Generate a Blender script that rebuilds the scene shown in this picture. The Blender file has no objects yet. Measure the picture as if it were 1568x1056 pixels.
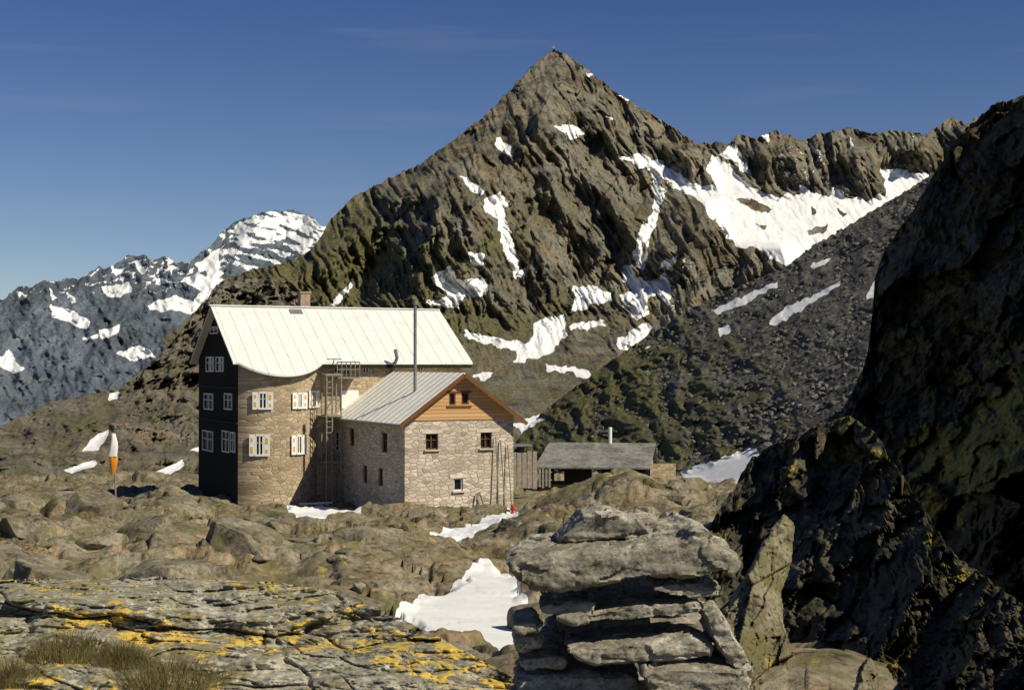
import bpy, bmesh, math, random
import numpy as np
from mathutils import Vector, Matrix
F=1568*50/36; HX=784.; HY=560.
def P(px,py,d): return Vector(((px-HX)/F*d, d, (HY-py)/F*d))
random.seed(3)
COL=bpy.context.scene.collection
# ---------------------------------------------------------------- noise
def _h(ix,iy,iz,seed):
    h=(ix.astype(np.uint32)*np.uint32(374761393)+iy.astype(np.uint32)*np.uint32(668265263)+iz.astype(np.uint32)*np.uint32(2246822519)+np.uint32((seed*3266489917)&0xffffffff))
    h=(h^(h>>np.uint32(13)))*np.uint32(1274126177); h=h^(h>>np.uint32(16)); h=h*np.uint32(2654435761); return h^(h>>np.uint32(15))
def _g(h): return ((h&np.uint32(1023)).astype(float)/511.5-1,((h>>np.uint32(10))&np.uint32(1023)).astype(float)/511.5-1,((h>>np.uint32(20))&np.uint32(1023)).astype(float)/511.5-1)
def noise(x,y,z=0.,seed=1):
    x,y,z=np.broadcast_arrays(np.asarray(x,float),np.asarray(y,float),np.asarray(z,float))
    ix=np.floor(x).astype(np.int64);iy=np.floor(y).astype(np.int64);iz=np.floor(z).astype(np.int64)
    fx=x-ix;fy=y-iy;fz=z-iz
    q=lambda t:t*t*t*(t*(t*6-15)+10)
    u,v,w=q(fx),q(fy),q(fz); r=0
    for a in(0,1):
        for b in(0,1):
            for c in(0,1):
                g=_g(_h(ix+a,iy+b,iz+c,seed))
                r=r+(g[0]*(fx-a)+g[1]*(fy-b)+g[2]*(fz-c))*(u if a else 1-u)*(v if b else 1-v)*(w if c else 1-w)
    return r*1.3
def fbm(x,y,z=0.,o=4,seed=1,g=.5):
    r=0;a=1;f=1
    for i in range(o): r=r+a*noise(np.asarray(x)*f,np.asarray(y)*f,np.asarray(z)*f,seed+i); a*=g; f*=2.03
    return r
def ridged(x,y,z=0.,o=4,seed=1,g=.5):
    r=0;a=1;f=1
    for i in range(o): r=r+a*(1-2.2*np.abs(noise(np.asarray(x)*f,np.asarray(y)*f,np.asarray(z)*f,seed+i))); a*=g; f*=2.03
    return r-.9
def facet(x,y,z=0.,seed=1,tilt=1.,off=1.):
    x,y,z=np.broadcast_arrays(np.asarray(x,float),np.asarray(y,float),np.asarray(z,float))
    ix=np.floor(x).astype(np.int64);iy=np.floor(y).astype(np.int64);iz=np.floor(z).astype(np.int64)
    best=np.full(x.shape,9.);out=np.zeros(x.shape);sec=np.full(x.shape,9.)
    zr=(0,) if np.all(z==z.flat[0]) else (-1,0,1)
    for a in(-1,0,1):
        for b in(-1,0,1):
            for c in zr:
                h=_h(ix+a,iy+b,iz+c,seed); g=_g(h)
                dx=x-(ix+a+.5+.45*g[0]);dy=y-(iy+b+.5+.45*g[1]);dz=(z-(iz+c+.5+.45*g[2])) if len(zr)>1 else 0*x
                d=dx*dx+dy*dy+dz*dz
                g2=_g(_h(ix+a,iy+b,iz+c,seed+77))
                val=off*g2[0]*.5+tilt*(g2[1]*dx+g2[2]*dy+g[0]*dz)
                m=d<best
                sec=np.where(m,best,np.minimum(sec,d)); out=np.where(m,val,out); best=np.where(m,d,best)
    return out,np.sqrt(sec)-np.sqrt(best)
def ss(a,b,x):
    t=np.clip((x-a)/(b-a),0,1); return t*t*(3-2*t)
def cv(pts,x,k=1):
    p=np.array(pts,float); return np.interp(x,p[:,0],p[:,k])
def polymask(PX,Y,polys,soft=2.,warp=5.,wl=18.,seed=50):
    wx=PX+warp*fbm(PX/wl,Y/wl,0,3,seed); wy=Y+warp*fbm(PX/wl,Y/wl,7.3,3,seed+9)
    out=np.zeros(PX.shape)
    for poly in polys:
        p=np.array(poly,float); m=12+2*soft
        sel=(wx>p[:,0].min()-m)&(wx<p[:,0].max()+m)&(wy>p[:,1].min()-m)&(wy<p[:,1].max()+m)
        if not sel.any(): continue
        x=wx[sel];y=wy[sel];ins=np.zeros(x.shape,bool);dm=np.full(x.shape,1e9)
        for i in range(len(p)):
            ax,ay=p[i];bx,by=p[(i+1)%len(p)]
            if ay!=by:
                c=((ay>y)!=(by>y))&(x<(bx-ax)*(y-ay)/(by-ay)+ax); ins^=c
            t=np.clip(((x-ax)*(bx-ax)+(y-ay)*(by-ay))/max((bx-ax)**2+(by-ay)**2,1e-9),0,1)
            dm=np.minimum(dm,np.hypot(x-ax-t*(bx-ax),y-ay-t*(by-ay)))
        sd=np.where(ins,dm,-dm)
        out[sel]=np.maximum(out[sel],np.clip(.5+sd/(2*soft),0,1))
    return out
# ---------------------------------------------------------------- mesh helpers
def grid(name,X,Y,Z,attrs,mat,keep=None,smooth=True):
    R,C=X.shape
    co=np.stack([X,Y,Z],-1).reshape(-1,3).astype(np.float32)
    i=np.arange(R*C).reshape(R,C)
    q=np.stack([i[:-1,:-1],i[:-1,1:],i[1:,1:],i[1:,:-1]],-1).reshape(-1,4)
    if keep is not None:
        k=(keep[:-1,:-1]&keep[:-1,1:]&keep[1:,1:]&keep[1:,:-1]).reshape(-1); q=q[k]
    me=bpy.data.meshes.new(name)
    me.vertices.add(len(co)); me.vertices.foreach_set('co',co.ravel())
    me.loops.add(q.size); me.loops.foreach_set('vertex_index',q.ravel().astype(np.int32))
    me.polygons.add(len(q)); me.polygons.foreach_set('loop_start',np.arange(0,q.size,4,dtype=np.int32))
    try: me.polygons.foreach_set('loop_total',np.full(len(q),4,dtype=np.int32))
    except Exception: pass
    me.polygons.foreach_set('use_smooth',np.full(len(q),smooth))
    me.update(calc_edges=True)
    for n,a in attrs.items():
        at=me.attributes.new(n,'FLOAT','POINT'); at.data.foreach_set('value',a.reshape(-1).astype(np.float32))
    me.materials.append(mat)
    o=bpy.data.objects.new(name,me); COL.objects.link(o); return o
def layer(name,pxs,crest,foot,rows,dfn,afn,mat,jag=(0,20),back=.02,tp=1.,seed=5,smooth=True):
    cy=cv(crest,pxs)+jag[0]*ridged(pxs/jag[1],0*pxs,0,4,seed,.6)*-1
    fy=cv(foot,pxs); t=np.linspace(0,1,rows)**tp
    PX=np.broadcast_to(pxs,(rows,len(pxs))).copy(); Y=fy+(cy-fy)*t[:,None]
    D=dfn(PX,Y,cy[None,:]+0*Y)
    at=afn(PX,Y,D)
    X=(PX-HX)/F*D; Z=(HY-Y)/F*D; YY=D.copy()
    for k in (1,2,3):
        d=D[rows-1]*(1+back*k**1.3)
        X=np.vstack([X,(PX[-1]-HX)/F*d]);YY=np.vstack([YY,d]);Z=np.vstack([Z,Z[rows-1]-D[rows-1]*back*1.1*k**1.5])
        for n in at: at[n]=np.vstack([at[n],at[n][rows-1]])
    return grid(name,X,YY,Z,at,mat,None,smooth)
# ---------------------------------------------------------------- materials
class NB:
    def __init__(s,name):
        s.m=bpy.data.materials.new(name); s.m.use_nodes=True; s.t=s.m.node_tree; s.b=s.t.nodes['Principled BSDF']
        s.b.inputs['Specular IOR Level'].default_value=.15; s.b.inputs['Roughness'].default_value=.9
    def n(s,ty,ins={},**kw):
        n=s.t.nodes.new(ty)
        for k,v in kw.items(): setattr(n,k,v)
        for k,v in ins.items(): s.set(n.inputs[k],v)
        return n
    def set(s,i,v):
        if isinstance(v,bpy.types.NodeSocket): s.t.links.new(v,i)
        else: i.default_value=v
    def math(s,op,a,b=0.,clamp=False):
        n=s.n('ShaderNodeMath',operation=op,use_clamp=clamp); s.set(n.inputs[0],a); s.set(n.inputs[1],b); return n.outputs[0]
    def mix(s,f,a,b,mode='MIX'):
        n=s.n('ShaderNodeMix',data_type='RGBA',blend_type=mode); s.set(n.inputs[0],f)
        c=lambda v:(*v,1) if isinstance(v,tuple) and len(v)==3 else v
        s.set(n.inputs[6],c(a)); s.set(n.inputs[7],c(b)); return n.outputs[2]
    def noise(s,vec,scale,det=6,rough=.6,dist=0):
        n=s.n('ShaderNodeTexNoise',{'Vector':vec,'Scale':scale,'Detail':det,'Roughness':rough,'Distortion':dist}); return n.outputs['Fac']
    def ramp(s,f,stops):
        n=s.n('ShaderNodeValToRGB'); s.set(n.inputs[0],f); e=n.color_ramp.elements
        while len(e)<len(stops): e.new(.5)
        for i,(p,c) in enumerate(stops): e[i].position=p; e[i].color=(*c,1) if not isinstance(c,(int,float)) else (c,c,c,1)
        return n.outputs[0]
    def step(s,v,a,b):
        n=s.n('ShaderNodeMapRange',{'From Min':a,'From Max':b}); n.interpolation_type='SMOOTHSTEP'; s.set(n.inputs['Value'],v); return n.outputs[0]
    def pos(s,scale=(1,1,1),obj=False):
        o=s.n('ShaderNodeTexCoord').outputs['Object'] if obj else s.n('ShaderNodeNewGeometry').outputs['Position']
        m=s.n('ShaderNodeMapping',{'Vector':o,'Scale':scale}); return m.outputs[0]
    def attr(s,name): return s.n('ShaderNodeAttribute',attribute_name=name).outputs['Fac']
    def bump(s,h,dist,st=1.):
        n=s.n('ShaderNodeBump',{'Height':h,'Distance':dist,'Strength':st}); s.t.links.new(n.outputs[0],s.b.inputs['Normal'])
    def col(s,c): s.set(s.b.inputs['Base Color'],(*c,1) if isinstance(c,tuple) else c)
def plain(name,c,rough=.7,var=.25,scale=3.,metal=0.,bump=0.):
    b=NB(name); p=b.pos(obj=True); f=b.noise(p,scale,5)
    d=tuple(x*(1-var) for x in c); l=tuple(min(1,x*(1+var)) for x in c)
    b.col(b.ramp(f,[(.3,d),(.7,l)])); b.b.inputs['Roughness'].default_value=rough; b.b.inputs['Metallic'].default_value=metal
    if bump: b.bump(f,bump)
    return b.m
SNOW=(.82,.82,.80)
def rock(name,s,dark,mid,light,grass=None,aniso=(1,1,1),bump=.5,lichen=None,pale=None,snow=True,fine=1.,moss=None,obj=False,crk=.5,tint=None):
    """s: 1/feature size in metres"""
    b=NB(name); p=b.pos(tuple(s*a for a in aniso),obj)
    n0=b.noise(p,.35,3); n1=b.noise(p,1.5,6,.65,.4); n2=b.noise(p,7*fine,5,.7)
    f=b.math('ADD',b.math('MULTIPLY',n1,.5),b.math('MULTIPLY',n2,.5))
    c=b.ramp(f,[(.39,dark),(.47,mid),(.60,light)])
    c=b.mix(b.step(n0,.42,.62),c,b.mix(1.,c,(.66,.65,.62),'MULTIPLY'))
    if tint: c=b.mix(b.step(b.noise(p,.8,5,.6),.47,.58),c,b.mix(1.,c,tint,'MULTIPLY'))
    if crk:
        vo=b.n('ShaderNodeTexVoronoi',{'Vector':p,'Scale':2.2},feature='DISTANCE_TO_EDGE').outputs['Distance']; cr=b.step(vo,0.,.05)
        c=b.mix(b.math('MULTIPLY',b.math('SUBTRACT',1.,cr),crk*.8),c,dark)
    if pale:
        n=b.noise(p,4.,6,.75); c=b.mix(b.step(n,.53,.60),c,pale)
    if moss:
        n=b.noise(p,1.1,6,.7); c=b.mix(b.math('MULTIPLY',b.step(n,.5,.62),.85),c,moss)
    if lichen:
        lc,amt=lichen[:2]; ls=lichen[2] if len(lichen)>2 else 2.3
        n=b.noise(p,ls,7,.68,.3); la=b.math('ADD',n,b.math('MULTIPLY',b.math('SUBTRACT',n0,.5),.5))
        c=b.mix(b.step(la,.66-amt,.69-amt),c,b.ramp(n2,[(.35,tuple(x*.75 for x in lc)),(.6,lc)]))
    hb=b.math('ADD',b.math('MULTIPLY',n1,.6),b.math('MULTIPLY',n2,.4))
    if crk: hb=b.math('ADD',hb,b.math('MULTIPLY',cr,.12*crk))
    if grass:
        g=b.math('ADD',b.attr('grass'),b.math('MULTIPLY',b.math('SUBTRACT',n1,.5),2.6))
        gc=b.ramp(n2,[(.38,tuple(x*.5 for x in grass)),(.62,tuple(x*1.45 for x in grass))])
        c=b.mix(b.math('MULTIPLY',b.step(g,.4,.75),.88),c,gc)
    if snow:
        a=b.math('ADD',b.attr('snow'),b.math('MULTIPLY',b.math('SUBTRACT',n2,.5),.5))
        a=b.step(a,.44,.56); c=b.mix(a,c,b.ramp(n1,[(.3,(.70,.71,.71)),(.6,SNOW)])); hb=b.math('MULTIPLY',hb,b.math('SUBTRACT',1.,b.math('MULTIPLY',a,.75)))
    b.col(c); b.bump(hb,bump/s); return b.m
# ================================================================= CAMERA / LIGHT
cam=bpy.data.cameras.new('camera'); cam.lens=50; cam.sensor_width=36; cam.clip_end=30000; cam.clip_start=.05
co=bpy.data.objects.new('camera',cam); COL.objects.link(co); co.rotation_euler=(math.radians(90)+math.atan((HY-528)/F),0,0)
bpy.context.scene.camera=co
SD=Vector((.63,-.39,.67)).normalized()
sl=bpy.data.lights.new('sun','SUN'); sl.energy=5.; sl.angle=math.radians(.5); sl.color=(1,.915,.735)
so=bpy.data.objects.new('sun',sl); COL.objects.link(so); so.rotation_euler=SD.to_track_quat('Z','Y').to_euler()
w=bpy.data.worlds.new('World'); bpy.context.scene.world=w; w.use_nodes=True
nt=w.node_tree; bg=nt.nodes['Background']; sky=nt.nodes.new('ShaderNodeTexSky'); sky.sky_type='NISHITA'; sky.sun_disc=False
sky.sun_elevation=math.asin(SD.z); sky.sun_rotation=math.atan2(SD.x,SD.y); sky.altitude=2600; sky.air_density=1.; sky.dust_density=.6; sky.ozone_density=2.3
sp=nt.nodes.new('ShaderNodeSeparateXYZ'); tcw=nt.nodes.new('ShaderNodeTexCoord'); nt.links.new(tcw.outputs['Generated'],sp.inputs[0])
rp=nt.nodes.new('ShaderNodeValToRGB'); nt.links.new(sp.outputs[2],rp.inputs[0]); e=rp.color_ramp.elements; e[0].position=.03; e[0].color=(1.,.96,.95,1); e[1].position=.27; e[1].color=(.50,.63,.95,1)
mx=nt.nodes.new('ShaderNodeMix'); mx.data_type='RGBA'; mx.blend_type='MULTIPLY'; mx.inputs[0].default_value=1; nt.links.new(sky.outputs[0],mx.inputs[6]); nt.links.new(rp.outputs[0],mx.inputs[7])
mpn=nt.nodes.new('ShaderNodeMapping'); mpn.inputs['Scale'].default_value=(1.6,1.6,22); nt.links.new(tcw.outputs['Generated'],mpn.inputs[0])
cn=nt.nodes.new('ShaderNodeTexNoise'); cn.inputs['Scale'].default_value=2.2; cn.inputs['Detail'].default_value=5; nt.links.new(mpn.outputs[0],cn.inputs['Vector'])
cr_=nt.nodes.new('ShaderNodeValToRGB'); nt.links.new(cn.outputs['Fac'],cr_.inputs[0]); cr_.color_ramp.elements[0].position=.60; cr_.color_ramp.elements[0].color=(0,0,0,1); cr_.color_ramp.elements[1].position=.82; cr_.color_ramp.elements[1].color=(.14,.14,.14,1)
mc=nt.nodes.new('ShaderNodeMix'); mc.data_type='RGBA'; nt.links.new(cr_.outputs[0],mc.inputs[0]); nt.links.new(mx.outputs[2],mc.inputs[6]); mc.inputs[7].default_value=(6,5.6,5.6,1)
nt.links.new(mc.outputs[2],bg.inputs[0]); bg.inputs[1].default_value=.070
vs=bpy.context.scene.view_settings; vs.view_transform='Standard'; vs.look='None'; vs.exposure=0
# ================================================================= FAR RANGE
m_far=rock('haze_tinted_rock',1/120,(.055,.072,.10),(.095,.118,.15),(.16,.185,.21),bump=.05,crk=0,fine=1.5)  # blue aerial haze is mixed into these rock colours
far_crest=[(-400,500),(-200,480),(0,464),(15,450),(35,440),(50,443),(65,434),(85,436),(100,430),(120,432),(150,412),(165,414),(185,397),(215,391),(232,400),(255,396),(275,403),(290,405),(320,377),(350,350),(375,335),(400,328),(440,324),(470,332),(500,350),(560,380),(700,420)]
far_snow=[[(348,355),(378,335),(402,326),(440,321),(475,330),(505,350),(515,378),(500,420),(440,420),(370,412),(350,378)],
 [(330,385),(352,372),(372,400),(350,432),(340,440),(325,475),(300,494),(285,470),(310,445),(270,430),(315,420)],[(155,437),(200,433),(203,448),(175,456),(158,450)],[(75,465),(100,470),(135,490),(133,500),(105,497),(80,485)],
 [(225,468),(260,452),(295,462),(305,482),(260,476),(230,476)],[(150,505),(182,498),(185,510),(155,520)],[(122,518),(150,512),(150,520),(125,523)],[(180,540),(215,528),(240,545),(205,552),(190,550)],[(0,545),(14,532),(35,565),(20,572),(0,562)],
 [(205,400),(218,398),(222,418),(214,418)],[(255,403),(268,405),(262,420)],[(300,405),(325,382),(345,380),(325,408),(305,418)],[(75,440),(90,455),(80,460)],[(25,445),(40,450),(35,460)],[(100,445),(118,462),(108,466)],[(170,412),(190,408),(180,425)],[(235,425),(262,430),(250,440)]]
def d_far(PX,Y,C):
    d=2900+(640-Y)*4.5
    return d-75*ridged((PX+.5*Y)/95,Y/170,.0,5,11,.5)-18*ridged((PX-.4*Y)/28,Y/55,3.,4,15,.6)-12*facet(PX/12,Y/14,0,17)[0]
def a_far(PX,Y,D):
    s=polymask(PX,Y,far_snow,2,6,16,60)
    st=fbm(PX/30,(Y-.28*PX)/8,0,3,133); s=s*np.where((PX>335)&(Y<430),1-ss(.08,.20,st+.35*ss(345,400,Y)-.08),1)
    hi=ss(520,400,Y)*.5
    n=ridged(PX/26+Y/40,Y/16,2.,4,21,.6)
    s=np.maximum(s,np.clip(hi*ss(.45,.9,n)*1.6,0,1)*np.where(PX<345,1,0))
    return {'snow':s}
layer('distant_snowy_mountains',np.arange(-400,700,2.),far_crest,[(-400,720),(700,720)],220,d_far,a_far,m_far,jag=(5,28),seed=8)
# ================================================================= MAIN PEAK
m_peak=rock('peak_rock',1/22,(.045,.043,.034),(.138,.130,.098),(.28,.262,.205),grass=(.112,.106,.045),aniso=(1,1,.6),bump=.13,crk=.0,tint=(1.10,.97,.82),fine=1.8)
crest=[(250,520),(300,478),(330,440),(350,425),(400,412),(440,405),(480,385),(500,345),(540,305),(600,272),(640,255),(700,212),(745,176),(775,143),(810,106),(832,90),(848,77),(870,86),(900,108),(940,140),(980,165),(1020,190),(1045,207),(1070,222),(1100,218),(1115,224),(1130,209),(1160,214),(1190,201),(1230,216),(1265,204),(1300,198),(1335,206),(1370,201),(1415,208),(1445,191),(1460,180),(1478,190),(1500,180),(1800,150)]
S=[[(945,240),(985,236),(1012,248),(1050,272),(1075,284),(1098,284),(1084,262),(1090,238),(1112,250),(1132,270),(1155,288),(1190,300),(1225,296),(1222,282),(1240,290),(1270,302),(1278,284),(1295,300),(1330,306),(1358,296),(1350,258),(1380,262),(1425,266),(1440,280),(1380,312),(1330,345),(1270,380),(1215,412),(1195,406),(1160,382),(1130,378),(1096,340),(1072,308),(1045,294),(1010,268),(975,252)],
 [(1100,240),(1118,222),(1128,222),(1152,268),(1142,268),(1124,245)],
 [(998,255),(1014,275),(1020,292),(1007,335),(994,372),(987,412),(976,408),(983,370),(995,330),(1000,300)],
 [(955,405),(970,405),(972,425),(1000,430),(1020,418),(1028,445),(1025,470),(1005,450),(990,458),(995,482),(975,487),(953,465),(951,450),(968,445),(955,430)],
 [(875,438),(905,435),(935,450),(940,460),(905,470),(870,478),(880,455)],[(818,492),(864,480),(867,515),(842,542),(788,557),(791,537),(813,522)],
 [(710,504),(750,515),(805,525),(797,538),(740,526),(710,515)],[(945,515),(992,493),(1002,505),(965,537),(943,530)],
 [(660,426),(690,406),(700,428),(745,426),(750,450),(710,455),(704,472),(650,466),(684,450)],
 [(740,301),(765,294),(782,308),(772,320),(780,350),(790,385),(804,425),(790,429),(770,380),(761,335),(743,322)],
 [(760,210),(785,223),(782,239),(758,222)],[(698,268),(714,270),(742,292),(735,302)],[(848,190),(880,188),(899,207),(870,212)],[(718,385),(742,388),(742,408),(722,404)],
 [(832,556),(900,565),(906,573),(840,567)],[(868,497),(925,490),(927,500),(872,504)],[(1018,397),(1042,390),(1026,417),(1010,407)],[(720,575),(758,570),(745,586)],
 [(895,105),(912,115),(905,118)],[(940,140),(968,152),(960,156)],[(1165,205),(1180,205),(1176,215)],[(1330,318),(1420,268),(1432,278),(1350,330)],
 [(985,340),(998,345),(975,402),(968,398)],[(784,648),(826,633),(834,640),(800,662)],[(880,565),(905,572),(900,580),(880,575)],[(505,465),(538,430),(542,436),(515,470)],
 [(1235,215),(1250,225),(1262,240),(1248,236)],[(1300,205),(1312,225),(1305,228)],[(925,175),(940,182),(935,188)]]
isl=[[(1128,304),(1150,304),(1182,318),(1176,326),(1150,318)],[(1235,352),(1268,343),(1263,357),(1240,359)],[(1155,342),(1176,346),(1170,351)],[(1240,312),(1252,326),(1246,330)],[(1282,318),(1298,330),(1290,334)]]
RD=[ # (y,px,amp) , wl, wr
 ([(77,848,0),(125,824,40),(165,792,62),(215,748,85),(255,705,120),(300,674,150),(350,662,160),(400,652,135),(450,632,95),(520,590,45),(600,540,0)],88,240),
 ([(90,846,0),(130,838,35),(175,828,88),(215,820,78),(270,812,30),(310,806,0)],55,80),
 ([(215,705,0),(290,620,45),(350,562,55),(400,520,40),(450,470,0)],60,60),
 ([(300,1085,0),(325,1078,70),(350,1072,95),(385,1050,80),(440,1035,0)],62,30),
 ([(368,1190,0),(380,1200,70),(420,1205,85),(475,1205,0)],90,30),
 ([(225,880,0),(280,905,45),(330,950,65),(370,975,45),(430,985,0)],35,60),
 ([(210,1000,0),(240,1060,35),(290,1080,0)],40,40),
 ([(390,1095,0),(430,1080,45),(480,1050,55),(540,1010,0)],50,40),
 ([(330,810,0),(380,830,40),(440,840,35),(490,850,0)],35,50),
 ([(240,860,0),(300,850,40),(360,890,35),(410,900,0)],30,60),
 ([(250,760,0),(310,725,35),(380,712,40),(430,705,0)],30,60),
 ([(120,870,0),(170,900,25),(230,950,30),(290,985,0)],30,60),
 ([(410,700,0),(450,760,25),(500,780,0)],40,60),
 ([(390,440,0),(430,420,50),(480,370,60),(560,300,40),(620,240,0)],60,60),
 ([(205,1200,0),(240,1215,45),(290,1235,0)],35,30),([(205,1300,0),(240,1312,55),(300,1330,0)],40,35),([(215,1160,0),(240,1175,45),(280,1185,0)],32,30),([(190,1400,0),(230,1410,55),(262,1420,0)],45,40),([(175,1460,0),(215,1480,50),(260,1490,0)],40,40)]
def d_peak(PX,Y,C):
    d=np.interp(-Y,[-700,-660,-560,-480,-60],[620,700,880,1060,1480])
    for r,wl,wr in RD:
        r=np.array(r,float); wig=9*fbm(Y/40,0*Y,0,3,int(r[0,1]))
        s=PX-np.interp(Y,r[:,0],r[:,1])-wig; A=np.interp(Y,r[:,0],r[:,2],left=0,right=0)
        d=d-A*np.where(s<0,np.clip(1+s/wl,0,1),np.clip(1-s/wr,0,1))
    sm=1-.85*polymask(PX,Y,S[:1],10,5,20,70)
    up=ss(600,470,Y)
    wx=PX+14*fbm(PX/60,Y/60,4.,3,90); wy=Y+10*fbm(PX/60,Y/60,9.,3,93)
    n=15*ridged((wx+.35*Y)/75,Y/190,0,3,31,.5)*up+3*fbm(PX/60,Y/20,0,4,5)
    n=n+10*ridged((wx-.55*Y)/24,Y/120,2.,4,37,.6)*(.15+.85*up)
    f,e=facet(wx/30+wy/60,wy/44,0.,41,1.5,.4); n=n+5.5*f*up
    f,e=facet((wx-.3*wy)/11,wy/22,0.,43,1.5,.6); n=n+3.*f*(.15+.85*up)
    f,e=facet(wx/4.5,wy/8,0.,45,1.,.9); n=n+1.3*f*(.3+.7*up)
    n=n+.7*fbm(PX/4,Y/4,0,2,47)
    return d-n*sm
def a_peak(PX,Y,D):
    s=polymask(PX,Y,S,1.6,6,14,61)*(1-polymask(PX,Y,isl,2,4,12,62))
    n=ridged(PX/14+Y/22,Y/9,2.,4,23,.6); n2=noise(PX/90,Y/70,0,29)
    s=np.maximum(s,ss(.78,.9,n)*ss(.15,.4,n2)*.75*ss(560,500,Y)*ss(90,160,Y)*ss(880,1000,PX))
    g=.2+.55*ss(200,400,Y)*ss(.3,-.4,noise(PX/120,Y/90,0,87))+.35*ss(760,560,PX)*ss(200,330,Y)
    g=g*np.where(PX>1000,.45,1.)
    g=np.where(Y>545,.5,g)
    return {'snow':s,'grass':g}
layer('mountain_peak',np.arange(250,1800,1.6),crest,[(250,700),(1800,700)],430,d_peak,a_peak,m_peak,jag=(4,22),seed=4,back=.03)
def mesh_obj(name,verts,faces,mat,parent=None,smooth=False):
    me=bpy.data.meshes.new(name); me.from_pydata([tuple(v) for v in verts],[],faces); me.update()
    if smooth: me.polygons.foreach_set('use_smooth',[True]*len(me.polygons))
    me.materials.append(mat); o=bpy.data.objects.new(name,me); COL.objects.link(o)
    if parent: o.parent=parent
    return o
def boxes(name,parent,L,mat,bev=0.):
    vs=[];fs=[]
    for it in L:
        c,s=it[0],it[1]; rz=it[2] if len(it)>2 else 0.
        R=Matrix.Rotation(rz,3,'Z') if not isinstance(rz,Matrix) else rz
        b=len(vs)
        for z in(-1,1):
            for x,y in((-1,-1),(1,-1),(1,1),(-1,1)):
                vs.append(Vector(c)+R@Vector((x*s[0]/2,y*s[1]/2,z*s[2]/2)))
        fs+=[(b+3,b+2,b+1,b),(b+4,b+5,b+6,b+7)]+[(b+i,b+(i+1)%4,b+4+(i+1)%4,b+4+i) for i in range(4)]
    return mesh_obj(name,vs,fs,mat,parent)
def tubes(name,parent,L,mat,n=10):
    vs=[];fs=[]
    for p0,p1,r in L:
        r0,r1=(r,r) if not isinstance(r,tuple) else r
        p0=Vector(p0);p1=Vector(p1);a=(p1-p0).normalized();u=a.orthogonal().normalized();v=a.cross(u);b=len(vs)
        for i in range(n):
            t=2*math.pi*i/n;dd=u*math.cos(t)+v*math.sin(t); vs+= [p0+dd*r0,p1+dd*r1]
        for i in range(n):
            j=(i+1)%n; fs.append((b+2*i,b+2*j,b+2*j+1,b+2*i+1))
        fs.append(tuple(b+2*i+1 for i in range(n))); fs.append(tuple(b+2*i for i in reversed(range(n))))
    return mesh_obj(name,vs,fs,mat,parent)
def empty(name,loc=(0,0,0),rz=0.):
    e=bpy.data.objects.new(name,None); e.location=loc; e.rotation_euler=(0,0,rz); COL.objects.link(e); return e
m_wood_grey=plain('weathered_wood',(.24,.21,.17),.8,.35,6)
c=P(848,79,1478); boxes('summit_cross',None,[((c.x,c.y,c.z+3),(.6,.6,8)),((c.x,c.y,c.z+5),(4,.6,.6))],plain('cross_metal',(.5,.5,.48)))
# ================================================================= LEFT SLOPE
m_left=rock('left_slope_ground',1/7,(.045,.042,.033),(.145,.132,.098),(.27,.25,.195),grass=(.118,.112,.050),bump=.12,crk=0,tint=(1.1,.96,.84),fine=1.4)
l_crest=[(-400,760),(-200,715),(0,655),(80,616),(150,603),(185,596),(215,570),(245,545),(280,505),(320,455),(345,432),(400,425),(500,470),(620,560),(700,620)]
l_foot=[(-400,860),(700,860)]
l_snow=[[(140,672),(160,660),(168,655),(165,670),(150,688),(125,692)],[(98,718),(148,704),(150,712),(110,725)],[(225,728),(280,703),(285,712),(235,742),(215,740)],[(168,602),(184,598),(180,612),(166,612)],[(288,690),(306,684),(308,692)]]
def d_left(PX,Y,C):
    d=90+np.interp(-Y,[-860,-780,-700,-640,-600,-400],[0,35,110,200,290,520])-np.clip(330-PX,0,500)*.10
    wx=PX+15*fbm(PX/60,Y/60,0,3,100)
    hi=.55+.9*ss(700,560,Y)*ss(150,240,PX)
    n=.045*ridged((wx+.8*Y)/85,(Y-.3*PX)/60,0,4,101,.5)+.018*ridged((wx+.7*Y)/30,Y/34,2.,4,105,.6)*(.5+hi)
    n=n+.016*facet((wx+.6*Y)/24,Y/20,0.,106,1.4)[0]*hi+.005*facet(PX/8,Y/7,0.,107)[0]*(.4+hi)
    for r,wl,wr in (([(470,330,0),(520,300,.055),(570,262,.07),(620,225,.06),(680,190,0)],50,80),([(500,350,0),(560,325,.06),(620,285,.07),(690,230,0)],45,60),([(600,150,0),(640,110,.03),(700,50,0)],50,60),([(620,230,0),(670,170,.03),(740,90,0)],45,60)):
        r=np.array(r,float); s=PX-np.interp(Y,r[:,0],r[:,1])-10*fbm(Y/30,0*Y,0,3,int(r[0,1])); A=np.interp(Y,r[:,0],r[:,2],left=0,right=0)
        n=n+A*np.where(s<0,np.clip(1+s/wl,0,1),np.clip(1-s/wr,0,1))
    sm=1-.7*polymask(PX,Y,l_snow,5,2,15,64)
    return d*(1-n*ss(860,790,Y)*sm)
def a_left(PX,Y,D):
    return {'snow':polymask(PX,Y,l_snow,1.5,3,14,64),'grass':.12+.9*fbm(PX/60,(Y-.3*PX)/25,0,4,88)+.25*ss(560,640,Y)}
layer('left_slope_terrain',np.arange(-400,700,2.),l_crest,l_foot,260,d_left,a_left,m_left,jag=(2.,18),seed=14)
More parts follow.
